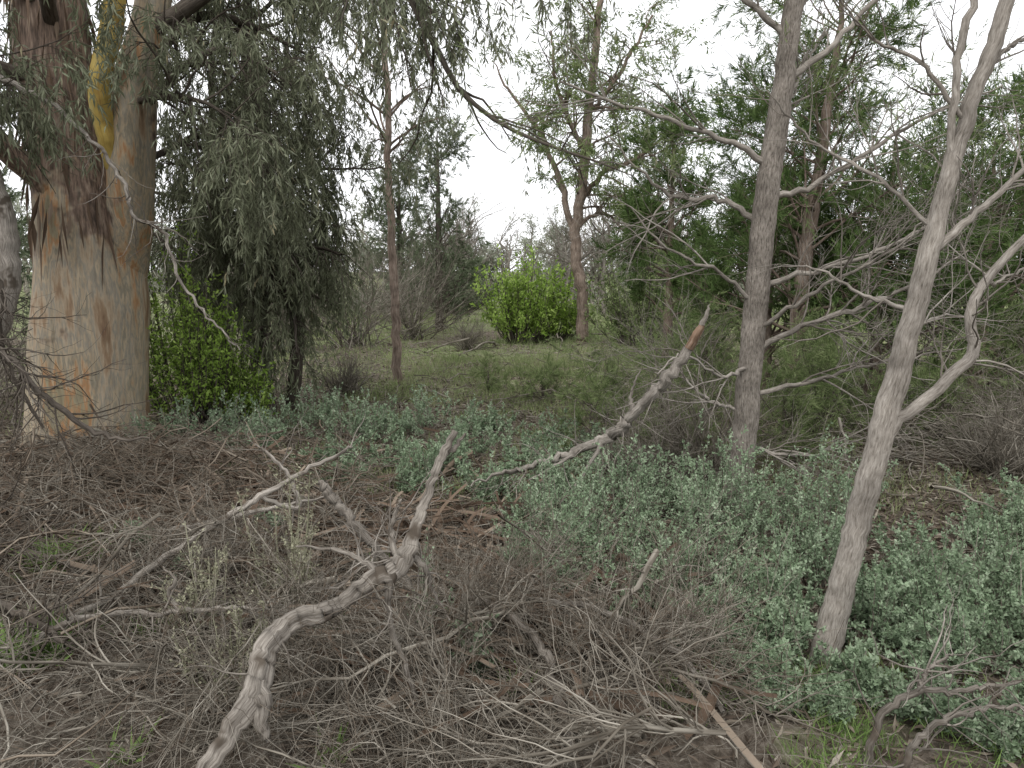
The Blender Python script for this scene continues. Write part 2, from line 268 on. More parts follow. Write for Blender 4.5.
# ---------------------------------------------------------------- dead foreground branches
def dead_branches():
    mb=MB()
    a=limb(mb,[(-.193,2.6,1.06,.010),(-.25,2.6,.955,.013),(-.285,2.58,.85,.013),(-.319,2.55,.76,.016),(-.350,2.5,.66,.023),(-.40,2.47,.60,.027),(-.46,2.44,.60,.023),(-.557,2.4,.53,.025),(-.60,2.36,.52,.026),(-.693,2.3,.514,.029),(-.741,2.2,.473,.031),(-.742,2.1,.40,.032),(-.80,2.0,.31,.025),(-.87,1.9,.18,.022),(-.9,1.85,.05,.02)],130,20,.36,0,.003,.6)
    b=limb(mb,[(-.742,2.12,.42,.03),(-.72,2.08,.35,.024),(-.705,2.06,.29,.014),(-.70,2.05,.27,.004)],16,10,.3,0,.004,.6)
    c=limb(mb,[(-.40,2.46,.61,.020),(-.41,2.44,.52,.011),(-.385,2.42,.40,.009),(-.34,2.4,.28,.008),(-.30,2.38,.14,.006)],30,8,.2,0,.003,.5)
    d=limb(mb,[(-.37,2.5,.63,.015),(-.41,2.55,.70,.011),(-.40,2.58,.78,.007),(-.38,2.6,.82,.003)],20,8,.2,0,.003,.5)
    e=limb(mb,[(-.25,2.6,.955,.011),(-.20,2.62,1.0,.008),(-.16,2.63,1.045,.004)],12,7,.2,0,.003,.5)
    f=limb(mb,[(-.43,2.45,.60,.016),(-.50,2.5,.64,.009),(-.62,2.55,.66,.006),(-.75,2.6,.65,.003)],20,7,.2,0,.003,.5)
    g=limb(mb,[(-.35,2.5,.66,.014),(-.29,2.52,.60,.009),(-.27,2.55,.50,.006),(-.22,2.6,.38,.004)],20,7,.2,0,.003,.5)
    tw=sprout(cat([(x[0][:,::max(1,x[0].shape[1]//12)][:,:12],x[1][:,::max(1,x[0].shape[1]//12)][:,:12]) for x in (a,c,d,f,g) if x[0].shape[1]>=12]),34,.2,60,(0,0,0),.28,7,.05,.95,.4,.004)
    mb.tubes(*tw,S=5); mb.tubes(*sprout(tw,60,.1,45,(0,0,0),.25,5,.2,1,.6,.002),S=4)
    mb.obj('dead_branch',[weathered])
    mb=MB()
    a=limb(mb,[(-1.98,3.05,.08,.020),(-1.91,3.1,.13,.019),(-1.74,3.2,.20,.018),(-1.56,3.3,.32,.016),(-1.345,3.4,.46,.014),(-1.168,3.5,.556,.013),(-1.006,3.6,.65,.010),(-.81,3.7,.736,.007),(-.78,3.72,.75,.002)],60,9,.15,0,.004,.9)
    b=limb(mb,[(-1.15,3.5,.56,.011),(-1.0,3.52,.5,.011),(-1.06,3.6,.63,.010),(-1.16,3.62,.74,.008),(-1.22,3.62,.78,.003)],30,8,.15,0,.004,.9)
    tw=sprout(cat([(a[0][:,::2],a[1][:,::2]),(b[0],b[1])]),22,.25,50,(0,0,.1),.22,6,.2,1,.5,.004); mb.tubes(*tw,S=5)
    mb.obj('dead_branch',[weathered])
    mb=MB(); limb(mb,[(-.86,3.4,.66,.010),(-.845,3.4,.64,.019),(-.80,3.4,.57,.022),(-.73,3.4,.485,.024),(-.61,3.38,.35,.022),(-.5,3.35,.22,.02),(-.35,3.3,.1,.02)],40,12,.35,0,.006,.3)
    limb(mb,[(-1.95,4.0,.2,.016),(-1.6,4.05,.26,.015),(-1.265,4.1,.33,.011),(-1.0,4.1,.38,.004)],24,8,.12,0,.005,.9)
    a=limb(mb,[(-1.9,2.85,.15,.014),(-1.68,2.9,.25,.013),(-1.35,2.9,.27,.011),(-1.12,2.85,.31,.009),(-.91,2.8,.32,.006),(-.75,2.78,.30,.003)],40,8,.15,0,.005,.7)
    b=limb(mb,[(-1.3,2.9,.27,.01),(-1.36,2.93,.33,.009),(-1.33,2.93,.39,.007),(-1.38,2.95,.44,.003)],14,7,.1)
    mb.tubes(*sprout((a[0],a[1]),14,.25,45,(0,0,.1),.25,6,.1,1,.5,.005),S=5)
    limb(mb,[(-.3,3.2,.2,.014),(-.08,2.95,.28,.016),(.1,2.6,.28,.016),(.16,2.3,.2,.014),(.2,2.0,.1,.012)],40,10,.3,0,.008,.2)
    limb(mb,[(.1,3.0,.28,.010),(.35,2.85,.30,.012),(.6,2.6,.24,.010),(.7,2.4,.15,.008)],30,9,.2,0,.005,.5)
    mb.obj('fallen_dead_wood',[weathered])
    mb=MB()
    a=limb(mb,[(-3.1,4.4,1.3,.014),(-2.96,4.5,1.14,.016),(-2.7,4.5,.85,.017),(-2.42,4.5,.64,.013),(-2.13,4.5,.62,.006)],30,8,.12,0,.008)
    b=limb(mb,[(-3.3,4.2,.5,.03),(-2.9,4.0,.3,.03),(-2.5,3.8,.2,.022),(-2.0,3.6,.15,.012)],30,9,.15,0,.008)
    c=limb(mb,[(-2.4,3.2,.2,.016),(-2.05,3.0,.25,.016),(-1.7,2.8,.2,.01)],20,8,.12,0,.006)
    e=limb(mb,[(-3.2,4.6,1.9,.02),(-3.05,4.7,1.5,.017),(-3.15,4.8,1.1,.012),(-3.0,4.9,.6,.008)],24,8,.12,0,.008)
    L=cat([(x[0][:,:20],x[1][:,:20]) for x in (a,b,c,e)])
    t=sprout(L,90,.5,45,(0,0,.1),.2,8,.1,1,.5,.006); mb.tubes(*t,S=5); u=sprout(t,400,.2,45,(0,0,0),.2,5,.1,1,.6,.003); mb.tubes(*u,S=4)
    mb.obj('dead_branch',[dark_bark])
    mb=MB()   # bottom right
    a=limb(mb,[(1.1,2.3,-.02,.014),(1.135,2.3,.02,.013),(1.17,2.3,.18,.012),(1.29,2.3,.287,.010),(1.43,2.32,.27,.008),(1.64,2.35,.29,.005)],40,8,.15,0,.005)
    b=limb(mb,[(1.2,2.25,.0,.012),(1.26,2.25,.13,.011),(1.36,2.25,.22,.009),(1.55,2.3,.23,.006),(1.7,2.3,.21,.004)],40,8,.15,0,.005)
    c=limb(mb,[(1.29,2.3,.287,.009),(1.33,2.33,.34,.007),(1.42,2.36,.38,.003)],40,7,.1,0,.003)
    t=sprout(cat([a,b,c]),36,.22,45,(0,0,.1),.25,7,.1,1,.5,.004); mb.tubes(*t,S=5); mb.tubes(*sprout(t,90,.1,45,(0,0,.1),.25,5,.1,1,.5,.002),S=4); mb.obj('dead_branch',[weathered])
    mb=MB()   # propped, broken limb in the saltbush
    m2=barkmat('broken_end',[(.3,(.12,.08,.055)),(.5,(.24,.165,.12)),(.75,(.34,.28,.23))],60,.1,.6,.006)
    a=limb(mb,[(1.05,4.62,1.14,.026),(.96,4.63,1.0,.028),(.87,4.64,.89,.032),(.74,4.66,.74,.032),(.66,4.68,.64,.036),(.57,4.72,.57,.030),(.43,4.75,.50,.026),(.29,4.75,.44,.023),(.1,4.7,.40,.018),(-.07,4.65,.37,.012),(-.25,4.6,.30,.005)],70,12,.3,0,.008,.75)
    limb(mb,[(1.16,4.6,1.40,.003),(1.15,4.6,1.36,.010),(1.12,4.6,1.28,.018)],10,8,.3,0,.003,.6)
    limb(mb,[(1.12,4.6,1.28,.018),(1.09,4.61,1.22,.023),(1.05,4.62,1.14,.026)],10,10,.3,1,.003,.6)
    limb(mb,[(.74,4.66,.74,.02),(.73,4.7,.86,.010),(.78,4.7,1.0,.004)],16,7,.1,0,.004,.6)
    limb(mb,[(.57,4.72,.57,.018),(.52,4.66,.5,.012),(.42,4.62,.34,.009),(.3,4.6,.2,.006)],16,7,.1,0,.004,.6)
    limb(mb,[(.43,4.75,.50,.016),(.33,4.7,.44,.010),(.1,4.6,.34,.006)],16,7,.1,0,.004,.6)
    t=sprout(a,30,.3,55,(0,0,.1),.2,7,.1,.9,.3,.004); mb.tubes(*t,S=5)
    mb.obj('fallen_branch',[grey_bark,m2])
dead_branches()

# ---------------------------------------------------------------- big gum
def gum():
    mb=MB()
    M=limb(mb,[(-3.95,7.1,-.3,.60),(-3.93,7.1,.0,.52),(-3.90,7.1,.45,.465),(-3.86,7.1,.9,.45),(-3.80,7.1,1.4,.43),(-3.82,7.1,1.95,.38),(-3.90,7.1,2.65,.31),(-3.98,7.1,3.49,.28),(-3.99,7.15,4.37,.26),(-4.1,7.4,7,.16)],90,56,.12,0,.0)
    S=limb(mb,[(-3.78,7.4,.4,.04),(-3.68,7.35,.9,.09),(-3.55,7.25,1.35,.14),(-3.45,7.1,1.75,.18),(-3.36,7.0,2.15,.205),(-3.29,6.95,2.63,.205),(-3.22,6.97,3.2,.18),(-3.04,7,3.84,.15),(-2.8,7,5.1,.12),(-2.4,7.2,7,.06)],80,32,.14,2,.0,.8)
    Y=limb(mb,[(-3.42,7.0,2.2,.04),(-3.40,6.80,2.6,.07),(-3.40,6.70,3.07,.085),(-3.25,6.67,3.54,.09),(-3.09,6.62,4.22,.085),(-2.7,6.5,6,.05)],50,24,.16,3,.003,.7)
    limb(mb,[(-3.76,5.9,3.4,.06),(-3.78,5.8,2.46,.065),(-3.70,5.8,1.96,.08),(-3.72,5.8,1.455,.075),(-3.95,5.85,1.01,.07),(-4.25,5.9,.4,.08),(-4.35,5.9,-.1,.1)],40,16,.3,4,.006,.95)
    limb(mb,[(-3.9,7.0,2.2,.12),(-4.3,6.5,2.8,.09),(-4.1,5.9,3.3,.06),(-3.6,5.2,3.5,.05)],30,12,.1,0)
    a=limb(mb,[(-3.6,5.7,2.95,.018),(-3.18,5.6,2.72,.016),(-2.86,5.6,2.43,.015),(-2.71,5.6,2.16,.015),(-2.66,5.6,1.98,.013),(-2.45,5.6,1.85,.012),(-2.37,5.6,1.53,.010),(-2.13,5.6,1.21,.008),(-1.96,5.6,1.03,.004)],60,8,.25,4,.010,.9)
    t=sprout(a,34,.35,50,(0,0,-.2),.2,7,.2,1,.4,.004); mb.tubes(*t,S=4,mi=4)
    limbs=[limb(mb,p,24,10,.1,5) for p in [
        [(-3.1,7,3.6,.08),(-2.2,6.6,3.9,.05),(-1.4,6.2,3.95,.035),(-.91,6,3.8,.028),(-.6,6,3.27,.024),(-.35,6,2.88,.02),(.06,6,2.6,.015),(.58,6,2.42,.009),(.9,6,2.3,.004)],
        [(-3.2,7,3.5,.06),(-2.4,7.3,4.2,.05),(-1.2,7.2,4.5,.04),(-.2,7,4.4,.025),(.5,6.8,4.2,.01)],
        [(-3.9,7,3.6,.06),(-3.4,6,4.2,.05),(-2.4,5.2,4.3,.04),(-1.4,5,4.2,.02),(-.6,5,4.0,.01)],
        [(-3.9,7,3.8,.06),(-4.6,6,4.2,.05),(-4.4,5,4.2,.03),(-3.6,4.6,4.0,.01)],
        [(-3.25,7,2.9,.04),(-2.7,6.8,3.3,.03),(-2.3,6.8,3.4,.02),(-1.8,6.8,3.1,.01)],
        [(-3.3,7.2,3.3,.04),(-2.9,7.6,3.9,.04),(-2.5,7.8,3.9,.03),(-1.9,7.8,3.6,.01)],
        [(-3.8,7.2,4.2,.06),(-2.8,8.2,5,.05),(-1.8,8.6,5,.03),(-1.2,8.6,4.7,.01)],
        [(-3.98,7,3.2,.06),(-4.5,6.4,3.3,.05),(-4.1,5.9,3.1,.02),(-3.5,5.6,2.7,.008)],
        [(-3.25,6.9,3.0,.03),(-2.8,6.6,3.0,.025),(-2.4,6.4,2.9,.015),(-2.0,6.3,2.6,.006)],
        [(-3.3,7.3,2.6,.03),(-3.0,7.9,2.9,.025),(-2.7,8.0,2.7,.015),(-2.4,8.0,2.2,.006)],
        ]]
    L=cat(limbs); ok=lambda x,y,z:((x<-1.7)|(z>3.05)|(rng.uniform(0,1,len(x))<.12))&~((y<6.6)&(x<-3.1)&(z<2.6)&(x>-3.75))
    B=sprout(L,170,.8,50,(0,0,.05),.16,9,.15,1,.6,.014,.06); mb.tubes(*B,S=5,mi=5)
    C=keep(sprout(B,1400,.5,45,(0,0,-.2),.14,8,.2,1,.6,.004,.16),ok); mb.tubes(*C,S=3,mi=5)
    D=keep(sprout(C,2500,.28,35,(0,0,-.4),.12,6,.2,1,.7,.002,.3),ok); mb.tubes(*D,S=3,mi=5)
    leaves_on(mb,C,12,.09,.014,.5,.55,.7,1,.2); leaves_on(mb,D,15,.09,.014,.5,.55,.8,1,.1)
    n=260; th=rng.uniform(0,2*np.pi,n); z=rng.uniform(1.9,4.2,n); cx=np.interp(z,[1.78,2.65,3.49,4.37],[-3.81,-3.9,-3.98,-3.99]); rr=np.interp(z,[1.78,2.65,3.49,4.37],[.41,.31,.28,.26])*1.06
    p=np.stack([cx+np.cos(th)*rr,7.1+np.sin(th)*rr,z],-1); d=nrm(np.stack([np.cos(th)*.1,np.sin(th)*.1,-np.ones(n)],-1)+rng.normal(size=(n,3))*.1)
    mb.leaf(p,d,rng.uniform(.15,.6,n),rng.uniform(.015,.05,n),rng.uniform(0,1,n),6,.04)
    mb.obj('gum_tree',[gum_bark,eu,gum_stem,yellow_bark,weathered,dark_bark,strip_m])
gum()

def droop_tree():
    mb=MB()
    a=limb(mb,[(-2.75,8.6,-.1,.11),(-2.8,8.6,1,.10),(-2.65,8.6,2,.09),(-2.8,8.6,3.2,.07),(-2.7,8.6,5,.04)],24,12,.12)
    b=limb(mb,[(-2.55,8.8,-.1,.08),(-2.4,8.7,1,.07),(-2.6,8.5,2,.05),(-2.5,8.3,3.2,.03)],24,10,.12)
    c=limb(mb,[(-3.3,9.2,-.1,.08),(-3.4,9.2,1,.07),(-3.4,9.1,2.2,.05),(-3.3,9,4,.03)],24,10,.12)
    B=sprout(cat([a,b,c]),80,.95,55,(0,-.1,.15),.15,10,.22,1,.6,.03,.06); mb.tubes(*B,S=5)
    C=sprout(B,900,.55,45,(0,0,-.2),.14,8,.2,1,.6,.006,.2); mb.tubes(*C,S=3)
    D=sprout(C,2700,.3,35,(0,0,-.4),.12,6,.2,1,.7,.002,.3); mb.tubes(*D,S=3)
    leaves_on(mb,C,10,.09,.015,.5,.5,.7,1); leaves_on(mb,D,14,.09,.015,.5,.5,.8,1)
    mb.obj('drooping_wattle_tree',[dark_bark,eu_dk])
droop_tree()

# ---------------------------------------------------------------- grey-barked trees on the right
def tree_d():
    mb=MB()
    T=limb(mb,[(1.49,5,-.15,.115),(1.50,5,.08,.098),(1.53,5,.765,.086),(1.56,5,1.41,.085),(1.59,5,2.035,.083),(1.65,5,2.635,.075),(1.70,5,3.215,.066),(1.78,5.05,4.2,.05),(1.85,5.1,6,.02)],90,24,.09,0,.003,.85,.86)
    br=[[(1.60,5,2.25,.03),(1.28,4.95,2.4,.022),(.85,4.9,2.53,.016),(.28,4.8,2.7,.007)],
        [(1.58,5,1.9,.028),(1.3,5.1,2.05,.02),(1.0,5.2,2.1,.015),(.6,5.3,2.5,.006)],
        [(1.66,5,2.73,.03),(2.05,5,3.05,.02),(2.4,5,3.5,.01),(2.7,5,3.9,.004)],
        [(1.59,5,2.03,.028),(1.98,4.95,2.18,.02),(2.47,4.9,2.5,.013),(2.95,4.9,2.7,.005)],
        [(1.57,5,1.5,.026),(2.02,4.95,1.63,.018),(2.44,4.9,1.8,.012),(2.78,4.9,2.15,.005)],
        [(1.55,5,1.09,.028),(1.91,4.9,1.28,.02),(2.41,4.85,1.47,.012),(2.77,4.8,1.72,.005)],
        [(1.53,5,.8,.024),(1.99,5.0,.91,.016),(2.44,5,1.03,.01),(2.9,5,1.1,.004)],
        [(1.55,5,1.2,.02),(1.85,4.7,1.5,.014),(2.15,4.5,1.7,.009),(2.4,4.4,2.0,.004)],
        [(1.52,5,.45,.016),(1.9,4.9,.42,.01),(2.3,4.9,.55,.005)],
        [(1.56,5,1.4,.02),(1.25,4.9,1.6,.014),(.95,4.9,1.75,.009),(.7,4.9,2.0,.004)],
        [(1.54,5,1.0,.018),(1.3,4.8,.95,.012),(1.05,4.7,1.1,.008),(.85,4.6,1.0,.004)],
        [(1.52,5,.7,.016),(1.3,5.1,.75,.012),(1.1,5.2,.95,.006)],
        [(1.68,5,3.0,.03),(1.3,5,3.3,.02),(.9,5.1,3.7,.012)],
        [(1.62,5.0,2.4,.02),(1.85,5.3,2.8,.014),(2.1,5.5,3.2,.007)],
        [(1.7,5.0,3.1,.03),(1.95,5.1,3.6,.02),(2.1,5.2,4.2,.01)]]
    L=cat([limb(mb,b,24,7,.1,1,.008,rng.uniform(.5,1),.8) for b in br])
    B=sprout(L,140,.6,40,(0,0,.15),.14,9,.15,1,.6,.007); mb.tubes(*B,S=5,mi=1)
    C=sprout(B,900,.35,40,(0,0,.1),.14,7,.15,1,.6,.0035); mb.tubes(*C,S=3,mi=1)
    D=sprout(C,1500,.2,35,(0,0,0),.14,5,.15,1,.7,.002); mb.tubes(*D,S=3,mi=1)
    m=D[0][:,0,2]>2.2; leaves_on(mb,(D[0][m],D[1][m]),10,.07,.007,.8,.4,.1,2)
    mb.obj('grey_barked_tree',[furrow_bark,grey_bark,fine])
def tree_e():
    mb=MB()
    T=limb(mb,[(1.225,2.92,-.12,.09),(1.245,2.95,.0,.072),(1.32,3,.28,.058),(1.38,3,.62,.055),(1.45,3,.98,.054),(1.52,3,1.335,.047),(1.585,3,1.675,.042),(1.64,3,1.97,.036),(1.71,3,2.26,.032),(1.79,3,2.535,.03),(1.92,3,3.2,.02),(2.0,3,3.8,.01)],110,24,.13,0,.003,.75,.84)
    br=[[(1.45,3,.93,.034),(1.50,2.98,1.02,.03),(1.59,2.97,1.1,.027),(1.69,2.95,1.22,.026),(1.755,2.95,1.30,.026),(1.73,2.95,1.46,.022),(1.82,2.95,1.62,.019),(1.99,2.9,1.84,.014),(2.2,2.9,2.1,.008)],
        [(1.58,3,1.66,.022),(1.745,3,1.81,.017),(1.97,3.05,1.99,.012),(2.2,3.1,2.1,.006)],
        [(1.64,3,1.97,.02),(1.63,3,2.26,.018),(1.66,3,2.52,.016),(1.75,3,2.8,.01),(1.8,3,3.1,.006)],
        [(1.55,3,1.45,.012),(1.4,3.1,1.5,.009),(1.25,3.2,1.6,.006),(1.1,3.2,1.62,.003)],
        [(1.6,3,1.75,.012),(1.42,3.1,1.95,.009),(1.2,3.2,2.1,.006),(1.0,3.2,2.3,.003)],
        [(1.5,3,1.25,.012),(1.7,3.3,1.35,.01),(1.95,3.5,1.4,.006),(2.2,3.6,1.35,.003)],
        [(1.72,3,2.3,.014),(1.9,3.1,2.45,.01),(2.1,3.2,2.5,.006)],
        [(1.68,3,2.15,.012),(1.5,3,2.35,.009),(1.3,3,2.45,.006),(1.1,3,2.7,.003)],
        [(1.78,2.95,1.58,.012),(1.9,3.1,1.55,.008),(2.1,3.2,1.62,.004)]]
    L=cat([limb(mb,b,24,9,.14,0,.004,rng.uniform(.6,.95),.82) for b in br])
    B=sprout(L,70,.4,42,(0,0,.1),.15,9,.15,1,.55,.0045); mb.tubes(*B,S=5)
    C=sprout(B,320,.25,40,(0,0,.05),.15,7,.15,1,.6,.0022); mb.tubes(*C,S=3)
    mb.obj('leaning_dead_tree',[grey_bark])
tree_d(); tree_e()

def tree_b():
    mb=MB(); T=limb(mb,[(-1.60,11,-.1,.085),(-1.62,11,.0,.075),(-1.64,11,1,.065),(-1.67,11,1.875,.06),(-1.70,11,2.8,.055),(-1.68,11,3.62,.05),(-1.73,11,5.15,.045),(-1.8,11,8,.02)],50,12,.08,0,.01,None,.9)
    B=sprout(T,26,1.2,50,(-.1,0,.2),.12,10,.62,1,.5,.02,.04); mb.tubes(*B,S=4); C=sprout(B,220,.5,45,(0,0,-.1),.14,7,.3,1,.6,.006,.12); mb.tubes(*C,S=3); D=sprout(C,600,.35,40,(0,0,-.3),.12,6,.2,1,.7,.003,.2)
    leaves_on(mb,D,12,.09,.014,.5,.5,.6,1); mb.obj('slender_gum_tree',[red_bark,eu])
tree_b()
def tree_c():
    mb=MB(); T=limb(mb,[(1.53,17,-.1,.17),(1.53,17,.1,.15),(1.51,17,1.17,.13),(1.35,17,2.2,.12),(1.5,17,3.5,.11),(1.63,17,5.1,.09),(1.81,17,7.1,.06),(1.9,17,8.5,.03)],50,12,.12,0,.02)
    br=[[(1.38,17,2.1,.08),(1.1,17,3.2,.07),(.7,17,4.3,.05),(.0,17,5.2,.03),(-.4,17,5.9,.01)],
        [(1.45,17,3.0,.06),(1.9,16.8,3.6,.05),(2.6,16.6,3.9,.04),(3.4,16.5,4.6,.02)],
        [(1.55,17,4,.06),(1.0,17,5.2,.04),(.8,17,6.5,.02)],[(1.6,17,4.8,.05),(2.2,17,5.6,.04),(2.9,17,6.8,.02)],
        [(1.4,17,2.5,.05),(1.9,17,2.8,.035),(2.4,17,2.4,.02),(2.9,17,1.8,.01)]]
    L=cat([limb(mb,b,24,8,.1,0,.02) for b in br]+[(T[0][:,20:44],T[1][:,20:44])])
    B=sprout(L,80,1.0,50,(0,0,.1),.16,9,.2,1,.5,.03,.03); mb.tubes(*B,S=4); C=sprout(B,450,.5,45,(0,0,0),.15,7,.3,1,.6,.012,.08); mb.tubes(*C,S=3); D=sprout(C,1300,.3,40,(0,0,-.1),.12,5,.2,1,.7,.005,.1)
    leaves_on(mb,D,16,.11,.026,.5,.6,.3,1,jit=.03); mb.obj('crooked_gum_tree',[red_bark,fine])
tree_c()

def conifer(name,x,y,h,w,nb,dens,mats,r=.08,lw=.006,ll=.10,t0=.12,prof=.55,lean=(0,0),ang=62,npp=16,tip=.45):
    mb=MB(); z=float(gh(x,y)); T=limb(mb,[(x,y,z-.1,r*1.2),(x+lean[0]*.2,y,z+h*.25,r),(x+lean[0]*.5,y+lean[1]*.5,z+h*.55,r*.75),(x+lean[0],y+lean[1],z+h,r*.15)],40,10,.1,0,.01)
    B=sprout(T,nb,w,ang,(0,0,.15),.12,9,t0,1,.4,.02,-.02,prof=prof); mb.tubes(*B,S=4)
    C=sprout(B,nb*9,w*.33,45,(0,0,.1),.14,6,tip,1,.6,.005); mb.tubes(*C,S=3)
    D=sprout(C,nb*dens,w*.16,40,(0,0,.1),.14,5,.3,1,.7,.002); mb.tubes(*D,S=3,mi=1)
    leaves_on(mb,D,npp,ll,lw,1.,.4,0.,1,tj=.7); mb.obj(name,mats)
conifer('casuarina_tree',2.85,8.0,4.6,1.2,44,34,[red_bark,pine],.075,.008,.10,.22,.4,(.4,0),npp=20)
conifer('casuarina_tree',4.0,8.6,3.0,1.4,52,46,[red_bark,pine],.07,.010,.10,.03,.5,(.1,0),npp=20)
conifer('casuarina_tree',3.1,9.5,3.3,1.4,48,44,[red_bark,pine],.07,.010,.11,.03,.5,npp=20)
conifer('casuarina_tree',5.4,9.0,3.0,1.4,48,40,[red_bark,pine],.07,.010,.11,.03,.5,npp=20)
conifer('casuarina_tree',2.5,12.5,3.9,1.0,36,34,[red_bark,pine],.07,.014,.13,.25,.4,npp=18)
conifer('casuarina_tree',6.8,11,3.0,1.6,40,34,[dark_bark,pine],.07,.014,.13,.03,.4)
conifer('cypress_pine',-1.85,20,5.0,1.3,60,20,[dark_bark,callm],.1,.02,.12,.03,.6,tip=.2)
conifer('cypress_pine',-3.4,24,5.0,1.5,60,20,[dark_bark,callm],.1,.022,.13,.03,.6,tip=.2)
conifer('cypress_pine',4.4,24,4.6,1.4,60,22,[dark_bark,callm],.1,.022,.13,.03,.5,tip=.2)
conifer('cypress_pine',-8.6,12,4.0,1.7,60,26,[dark_bark,callm],.1,.02,.12,.02,.4,tip=.2)
for (x,y,h,w,nb) in [(.95,7.8,.7,.6,26),(1.4,7.2,.6,.55,26),(1.9,7.6,.8,.7,32),(2.6,6.6,.75,.6,32),(2.4,9.5,.8,.7,32),(1.25,5.9,.5,.4,20),(2.2,6.2,.7,.5,30),(3.0,7.2,.9,.6,32),(3.8,6.8,.7,.6,32),(5.0,7.6,.8,.7,32),(.35,9.0,.35,.4,16),(.7,6.8,.45,.4,18),(-.3,9.8,.3,.35,12)]:
    conifer('feathery_shrub',x,y,h,w,nb,18,[dark_bark,fine],.012,.005,.07,.0,.25,(0,0),50,13,.15)

# ---------------------------------------------------------------- shrubs
def shrub(name,x,y,h,w,ns,mats,ll,lw,npp=12,sub=8,bias=.5,base=.05,wig=.12,twr=.004,near=True,rand=.8):
    mb=MB(); z=float(H(np.array(x),np.array(y)))
    th=rng.uniform(0,2*np.pi,ns); rr=rng.uniform(0,1,ns)**.5; K=8; o=np.stack([x+np.cos(th)*rr*w*.35,y+np.sin(th)*rr*w*.35,np.full(ns,z-.02)],-1)
    lob=1+.3*np.sin(th*2+rng.uniform(0,6))+.25*np.sin(th*3+rng.uniform(0,6))
    tip=np.stack([x+np.cos(th)*rr*w*lob+rng.normal(size=ns)*w*.1,y+np.sin(th)*rr*w*lob+rng.normal(size=ns)*w*.1,z+h*(1-.5*rr**2)*rng.uniform(.45,1.3,ns)],-1)
    t=np.linspace(0,1,K)[None,:,None]; ctl=o+(tip-o)*np.array([.65,.65,.3])
    P=o[:,None]*(1-t)**2+2*ctl[:,None]*t*(1-t)+tip[:,None]*t*t+rng.normal(size=(ns,K,3))*w*.015; R=np.full((ns,1),twr)*np.linspace(1.2,.4,K)[None]*np.ones((ns,1))
    mb.tubes(P,R,S=4); C=sprout((P,R),ns*sub,h*.22,38,(0,0,bias*.5),wig,5,.3,1,.6,twr*.5); mb.tubes(*C,S=3)
    leaves_on(mb,C,npp,ll,lw,.5,rand,-.25,1,.1,tj=.65); leaves_on(mb,(P,R),npp*2,ll,lw,.5,rand,-.25,1,.35,tj=.65); mb.obj(name,mats)
S1=[(.30,4.3,.50,.32),(.66,4.1,.64,.38),(1.0,3.75,.5,.32),(.36,3.72,.44,.28),(.66,3.45,.38,.24),(.12,3.95,.3,.22),(1.25,4.35,.6,.34),(1.78,4.3,.62,.36),(1.55,3.75,.5,.32),(.7,4.9,.42,.36),(1.1,4.9,.42,.34),(1.15,3.3,.32,.22),(.85,3.15,.22,.18),(.2,4.75,.35,.26)]
S2=[(2.15,3.75,.38,.32),(2.0,3.3,.40,.30),(2.45,3.45,.40,.34),(2.9,3.7,.42,.42),(3.3,4.5,.42,.45),(1.75,2.85,.28,.24),(2.1,2.85,.36,.28),(1.05,2.95,.26,.18),(1.52,3.15,.30,.22),(.92,2.65,.2,.13),(1.75,3.3,.34,.26),(2.35,3.1,.38,.32),(3.4,3.9,.4,.45),(1.5,2.62,.2,.16),(1.85,2.45,.24,.2),(.78,2.9,.18,.14),(2.85,4.3,.3,.3),(1.3,2.75,.16,.12),(1.12,2.6,.15,.11),(1.62,2.42,.16,.13)]
for (x,y,h,w) in S1+S2: shrub('saltbush',x,y,h,w,36,[twig_m,salt],.020,.011,18,8,rand=.7,wig=.2)
S3=[(-3.0,7.0,.35,.35),(-2.45,7.3,.45,.4),(-1.9,7.5,.42,.38),(-1.5,7.1,.45,.4),(-1.15,7.0,.35,.35),(-.75,7.3,.38,.35),(-1.0,6.2,.3,.28),(-2.2,6.7,.3,.28),(-.4,6.4,.3,.28),(-2.9,7.8,.4,.35),(-.2,7.4,.3,.25),(.1,6.2,.3,.28),(-1.5,6.2,.22,.22),(-.7,5.5,.34,.22),(-.15,5.2,.34,.22),(.5,6.9,.3,.28),(.3,5.5,.35,.26),(-.45,5.9,.3,.22),(.75,6.2,.3,.26),(-1.25,5.6,.22,.18),(-1.4,4.3,.22,.11),(-1.95,3.9,.22,.1),(-.15,2.75,.24,.09),(-1.55,3.45,.2,.08)]
for (x,y,h,w) in S3: shrub('saltbush',x,y,h,w,(28 if w>.15 else 9),[twig_m,salt],.026,.014,12,7,rand=.7,wig=.2)
shrub('pale_weed',-.34,2.95,.42,.10,10,[twig_m,salt],.018,.009,10,6)
shrub('dry_weed',-.98,3.3,.55,.2,22,[stalk_m,stalk_m],.016,.008,10,6)
shrub('dry_weed',-1.25,3.0,.4,.2,14,[stalk_m,stalk_m],.016,.008,9,6)
shrub('dry_weed',-1.0,2.6,.36,.18,14,[stalk_m,stalk_m],.016,.008,9,6)
shrub('green_shrub',-3.15,7.6,1.5,.4,80,[dark_bark,bright],.045,.024,12,8,twr=.008)
shrub('green_shrub',-2.85,7.9,.9,.35,50,[dark_bark,bright],.045,.024,12,8,twr=.008)
shrub('green_shrub',.15,17,1.8,.9,60,[dark_bark,bright],.09,.04,11,8,twr=.012)
shrub('green_shrub',.9,17.6,1.4,.8,45,[dark_bark,bright],.09,.04,11,8,twr=.012)
shrub('green_shrub',2.6,16,1.7,1.0,50,[dark_bark,fine],.08,.035,12,9,twr=.014)
shrub('green_shrub',-2.2,28,2.0,1.4,50,[dark_bark,callm],.11,.055,14,9,twr=.02)
